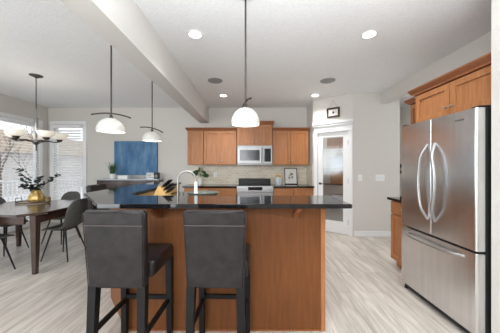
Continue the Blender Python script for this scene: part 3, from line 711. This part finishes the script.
for q in (-96, -24, 48, 120, 192):
    ca, sa = math.cos(R(q)), math.sin(R(q)); ex, ey = CX + .28 * ca, CY + .28 * sa
    a = obj('arm', MB().tube([(CX + .04 * ca, CY + .04 * sa, 1.715), (CX + .14 * ca, CY + .14 * sa, 1.735), (CX + .22 * ca, CY + .22 * sa, 1.725), (ex, ey, 1.735)], .009, 8).lathe([(0, 0), (.03, .004), (.045, .035), (0, .036)], (ex, ey, 1.735), 16), M['bronze'], cl, 50)
    obj('bowl_shade', MB().lathe([(.03, 0), (.065, .010), (.10, .040), (.120, .092), (.116, .092), (.096, .045), (.06, .018), (.0, .011)], (ex, ey, 1.768), 28, cap=False), M['opal_lit'], cl, 60)
    point('chandelier_bulb', (ex, ey, 1.86), .5)

# ---------------------------------------------------------------- pendants
def pendant(x, y, zb, ang, label, k=1.0):
    r = thing('pendant_lamp', label, 'pendant lamp', (x, y, CZ), 'white dome pendants over the bar')
    obj('canopy', MB().lathe([(0, 0), (.06, 0), (.055, -.02), (0, -.022)], (x, y, CZ), 20), M['bronze'], r, 40)
    obj('rod', MB().tube([(x, y, CZ - .02), (x, y, zb + .135)], .0075, 8), M['bronze'], r, 60)
    ca, sa = math.cos(R(ang)), math.sin(R(ang)); p = []
    for i in range(13):
        t = i / 6 - 1; p.append((x + .185 * k * t * ca, y + .185 * k * t * sa, zb + .185 - .028 * t * t - .012 * t))
    obj('curved_bar', MB().tube(p, [.009] + [.0075] * 11 + [.009], 8), M['bronze'], r, 60)
    obj('cap', MB().lathe([(0, .052), (.012, .05), (.016, .03), (.035, .012), (.042, 0), (0, 0)], (x, y, zb + .118), 20), M['bronze'], r, 50)
    n = 10; pr = [(.132 * k * math.sin(R(90) * i / n) + .0, .128 * math.cos(R(90) * i / n)) for i in range(1, n + 1)]
    pr = [(.0, .128)] + pr + [(.132 * k, -.012), (.126 * k, -.012)] + [(.124 * k * math.sin(R(90) * i / n), .120 * math.cos(R(90) * i / n)) for i in range(n, -1, -1)]
    obj('dome_shade', MB().lathe(pr, (x, y, zb + .012), 32, cap=False), M['opal'], r, 60)
    point('pendant_bulb', (x, y, zb + .05), 1.6)
pendant(-1.40, 2.32, 1.685, 8, 'white dome pendant nearest the dining table, curved bar across it')
pendant(-1.40, 3.29, 1.700, 60, 'white dome pendant hanging in front of the blue painting')
pendant(-.036, 1.86, 1.672, 105, 'white dome pendant hanging alone in front of the cabinets', .87)

# ---------------------------------------------------------------- ceiling fittings
for x, y, lb in ((-.586, 2.45, 'recessed ceiling light nearest the dropped beam, front row'), (1.27, 2.45, 'recessed ceiling light on the right, front row'), (-.53, 4.55, 'recessed ceiling light above the left wall cabinets'), (1.29, 4.55, 'recessed ceiling light in front of the pantry door')):
    r = thing('ceiling_light', lb, 'ceiling light', (x, y, CZ), 'recessed ceiling lights')
    obj('trim_ring', MB().lathe([(.062, -.002), (.085, -.006), (.088, 0), (.062, 0)], (x, y, CZ), 28, cap=False), M['white'], r, 50)
    obj('lens', MB().lathe([(0, -.003), (.062, -.003), (.062, 0), (0, 0)], (x, y, CZ), 24, cap=False), M['lamp'], r)
    spot('downlight', (x, y, CZ - .03), 42 if y < 3 else 62)
for x, lb in ((-.57, 'round grey ceiling speaker nearer the dropped beam'), (1.27, 'round grey ceiling speaker on the right')):
    r = thing('ceiling_speaker', lb, 'speaker', (x, 3.76, CZ), 'round ceiling speakers')
    obj('rim', MB().lathe([(.10, -.004), (.118, -.007), (.12, 0), (.10, 0)], (x, 3.76, CZ), 32, cap=False), M['grille'], r, 50)
    obj('grille', MB().lathe([(0, -.005), (.10, -.005), (.10, 0), (0, 0)], (x, 3.76, CZ), 32, cap=False), M['grille'], r)

# ---------------------------------------------------------------- painting, sideboard and what stands on it
pt = thing('painting', 'large plain blue abstract canvas on the wall', 'painting', (-2.7, 5.46, 1.5))
obj('canvas', MB().box(-3.215, -2.195, 5.44, 5.478, 1.135, 1.935, .003), M['canvas_edge'], pt)
obj('painted_face', MB().box(-3.213, -2.197, 5.4365, 5.4405, 1.137, 1.933), M['blue'], pt)
sd = thing('sideboard', 'tall dark brown sideboard against the wall below the blue painting', 'sideboard', (-2.7, 5.2, 0))
obj('top', MB().box(-3.38, -2.02, 5.0, 5.44, 1.035, 1.06, .004), M['greyceramic'], sd)
obj('body', MB().box(-3.35, -2.05, 5.03, 5.44, .12, 1.035), M['darkwood'], sd)
for i in range(3):
    q = obj('door', MB().box(-3.34 + i * .43, -2.92 + i * .43, 5.012, 5.03, .14, 1.02, .003), M['darkwood'], sd)
    obj('knob', knob_mb(-2.96 + i * .43, 5.012, .7), M['nickel'], q)
for x in (-3.31, -2.09):
    for y in (5.07, 5.40): obj('leg', MB().bar((x, y, .12), (x, y, 0), .025, .018), M['darkwood'], sd)
pl = thing('potted_grass', 'green grass plant in a white pot left of the blue painting', 'plant', (-3.08, 5.16, 1.06))
obj('pot', MB().lathe([(.05, 0), (.055, .004), (.068, .11), (.062, .11), (.058, .09), (0, .088)], (-3.08, 5.16, 1.06), 20, cap=False), M['ceramic'], pl, 40)
b = MB(); rnd = random.Random(9)
for i in range(90):
    a = rnd.uniform(0, 6.28); r0 = rnd.uniform(0, .045); sp_ = rnd.uniform(.02, .12); h = rnd.uniform(.18, .36)
    p = [Vector((-3.08 + r0 * math.cos(a) + sp_ * t * t * math.cos(a), 5.16 + r0 * math.sin(a) + sp_ * t * t * math.sin(a), 1.145 + h * t * (1 - .15 * t))) for t in (0, .5, 1)]
    b.tube(p, [.0035, .004, .0008], 4)
g_ = obj('grass_blades', b, M['leaf'], pl); g_['kind'] = 'stuff'
tag(obj('planter_box', MB().prism([(-2.93, 5.10), (-2.72, 5.10), (-2.72, 5.24), (-2.93, 5.24)], 1.06, 1.135, .006), M['ceramic'], origin=(-2.8, 5.17, 1.06)), 'low white ceramic box next to the potted grass', 'box')
r = thing('sign_block', 'white block sign with blue lettering under the painting', 'sign', (-2.22, 5.17, 1.06))
obj('block', MB().box(-2.305, -2.145, 5.12, 5.20, 1.06, 1.195, .004), M['ceramic'], r)
b = MB()
for k in range(3):
    for j in range(4 - (k == 1)): b.box(-2.288 + j * .034, -2.265 + j * .034, 5.117, 5.121, 1.085 + k * .036, 1.102 + k * .036)
obj('lettering', b, M['canvas_edge'], r)
r = thing('black_speaker', 'small black speaker beside the white block sign', 'speaker', (-2.09, 5.17, 1.06))
obj('cabinet', MB().box(-2.14, -2.04, 5.11, 5.21, 1.06, 1.20, .006), M['black'], r)
obj('speaker_cone', MB().lathe([(.035, 0), (.03, .004), (.01, -.002), (0, -.002)], n=18).rot(Matrix.Translation((-2.09, 5.11, 1.12)) @ Matrix.Rotation(R(90), 4, 'X')), M['grille'], r, 40)

# ---------------------------------------------------------------- things on the back counter
pv = thing('leafy_plant', 'broad leaved green cutting in a glass bottle by the backsplash', 'plant', (-1.14, 5.28, .92))
obj('bottle', MB().lathe([(0, 0), (.04, 0), (.045, .02), (.042, .10), (.018, .14), (.018, .17), (.015, .17), (0, .16)], (-1.14, 5.28, .92), 18, cap=False), M['ceramic'], pv, 40)
b = MB(); lf = MB(); rnd = random.Random(3)
for (dx, dy, h) in ((-.08, 0, .25), (.06, -.05, .29), (-.02, .03, .34), (.08, 0, .21), (.03, -.06, .22), (-.05, -.05, .30)):
    p0 = Vector((-1.14, 5.28, 1.06)); p2 = Vector((-1.14 + dx, 5.28 + dy, .92 + h)); b.tube([p0, (p0 + p2) / 2 + Vector((0, 0, .03)), p2], .003, 5)
    dv = Vector((dx, dy, .02)).normalized(); s_ = dv.cross(Vector((0, 1, .4))).normalized(); ln = .15; 
    ring = [p2 + dv * (ln * (.5 - .5 * math.cos(a)) - .03) + s_ * .055 * math.sin(a) + Vector((0, 0, -.03 * (.5 - .5 * math.cos(a)))) for a in [2 * math.pi * k / 10 for k in range(10)]]
    lf.poly(ring)
obj('stems', b, M['leaf'], pv); obj('leaves', lf, M['leaf'], pv)
cr_ = thing('utensil_crock', 'pale blue grey crock right of the range', 'crock', (.63, 5.15, .92))
obj('crock_body', MB().lathe([(.0, 0), (.066, 0), (.07, .01), (.072, .15), (.07, .165), (.064, .165), (.062, .02), (0, .02)], (.63, 5.15, .92), 24, cap=False), M['greyceramic'], cr_, 40)
for i, (dx, dy, h, lb) in enumerate(((-.05, .0, .235, 'leftmost'), (-.015, .03, .25, 'second from the left'), (.03, -.01, .24, 'third from the left'), (.06, .02, .225, 'rightmost'))):
    us = tag(obj('wooden_spoon', MB().tube([(.63 + dx * .3, 5.15 + dy, .945), (.63 + dx, 5.15 + dy, .92 + h - .04)], .006, 6).lathe([(0, -.03), (.012, -.025), (.022, 0), (.016, .025), (0, .03)], (.63 + dx, 5.15 + dy, .92 + h - .025), 10), M['blockwood'], smooth=50, origin=(.63, 5.15, .945)), 'light wooden spoon in the pale crock, ' + lb, 'spoon', 'wooden spoons in the crock')
pf = thing('picture_frame', 'dark framed botanical print leaning on the backsplash', 'picture frame', (0, 0, 0))
FW, FH = .30, .385
def framemb(w_, h_, t, d_):
    return MB().box(-w_ / 2, w_ / 2, 0, d_, 0, t, .002).box(-w_ / 2, w_ / 2, 0, d_, h_ - t, h_, .002).box(-w_ / 2, -w_ / 2 + t, 0, d_, t, h_ - t).box(w_ / 2 - t, w_ / 2, 0, d_, t, h_ - t)
obj('frame', framemb(FW, FH, .018, .02), M['darkwood'], pf)
pp = obj('print', MB().box(-FW / 2 + .017, FW / 2 - .017, .010, .014, .017, FH - .017), M['paper'], pf)
b = MB(); rnd = random.Random(5)
for i in range(13):
    a = rnd.uniform(0, 6.28); cx_, cz_ = rnd.uniform(-.045, .045), .20 + rnd.uniform(-.06, .07)
    b.poly([(cx_ + .024 * math.cos(q) * math.cos(a) - .009 * math.sin(q) * math.sin(a), .0094, cz_ + .024 * math.cos(q) * math.sin(a) + .009 * math.sin(q) * math.cos(a)) for q in [k * .785 for k in range(8)]])
b.tube([(-.04, .0095, .10), (0, .0095, .19), (.03, .0095, .27)], .0015, 4)
obj('sprig', b, M['ink'], pp)
pf.location = (.96, 5.36, .922); pf.rotation_euler = (R(-12), 0, 0)
def plate(name, label, cat, x, z, w_, h_, y, holes, group=None):
    r = thing(name, label, cat, (x, y, z), group)
    obj('cover_plate', MB().box(x - w_ / 2, x + w_ / 2, y - .006, y, z - h_ / 2, z + h_ / 2, .002), M['white'], r)
    for hx in holes: obj('rocker' if 'switch' in name else 'socket', MB().box(x + hx - .016, x + hx + .016, y - .010, y - .005, z - .033, z + .033, .002), M['ceramic'], r)
plate('light_switch', 'single white switch plate on the wall beside the pantry door', 'light switch', 2.10, 1.12, .075, .12, 4.39, (0,), 'white wall switch plates')
plate('light_switch', 'wide multi gang white switch plate on the wall left of the refrigerator', 'light switch', 2.48, 1.12, .17, .12, 4.39, (-.046, 0, .046), 'white wall switch plates')
plate('wall_outlet', 'white outlet plate on the beige tile left of the range', 'outlet', -.83, 1.14, .075, .12, 5.465, (0,))
# framed picture hanging above the pantry door
hp = thing('hanging_picture', 'small dark framed picture hung on a wire above the pantry door', 'picture frame', (0, 0, 0))
obj('frame', framemb(.26, .20, .036, .02).rot(Matrix.Translation((0, -.022, 0))), M['darkwood'], hp)
pp = obj('print', MB().box(-.095, .095, -.012, -.006, .035, .165), M['paper'], hp)
b = MB()
for k in range(5): a = k * 1.257; b.poly([(.013 * math.cos(a) + .012 * math.cos(q), -.0128, .10 + .013 * math.sin(a) + .012 * math.sin(q)) for q in [j * .785 for j in range(8)]])
obj('flower', b, M['ink'], pp)
obj('wire', MB().tube([(-.09, -.012, .20), (0, -.006, .335), (.09, -.012, .20)], .0022, 5), M['ink'], hp)
obj('nail', MB().tube([(0, -.014, .335), (0, 0, .335)], .004, 6), M['ink'], hp)
x, y = inpantry(.41, -.002); hp.location = (x, y, 2.315); hp.rotation_euler.z = PR
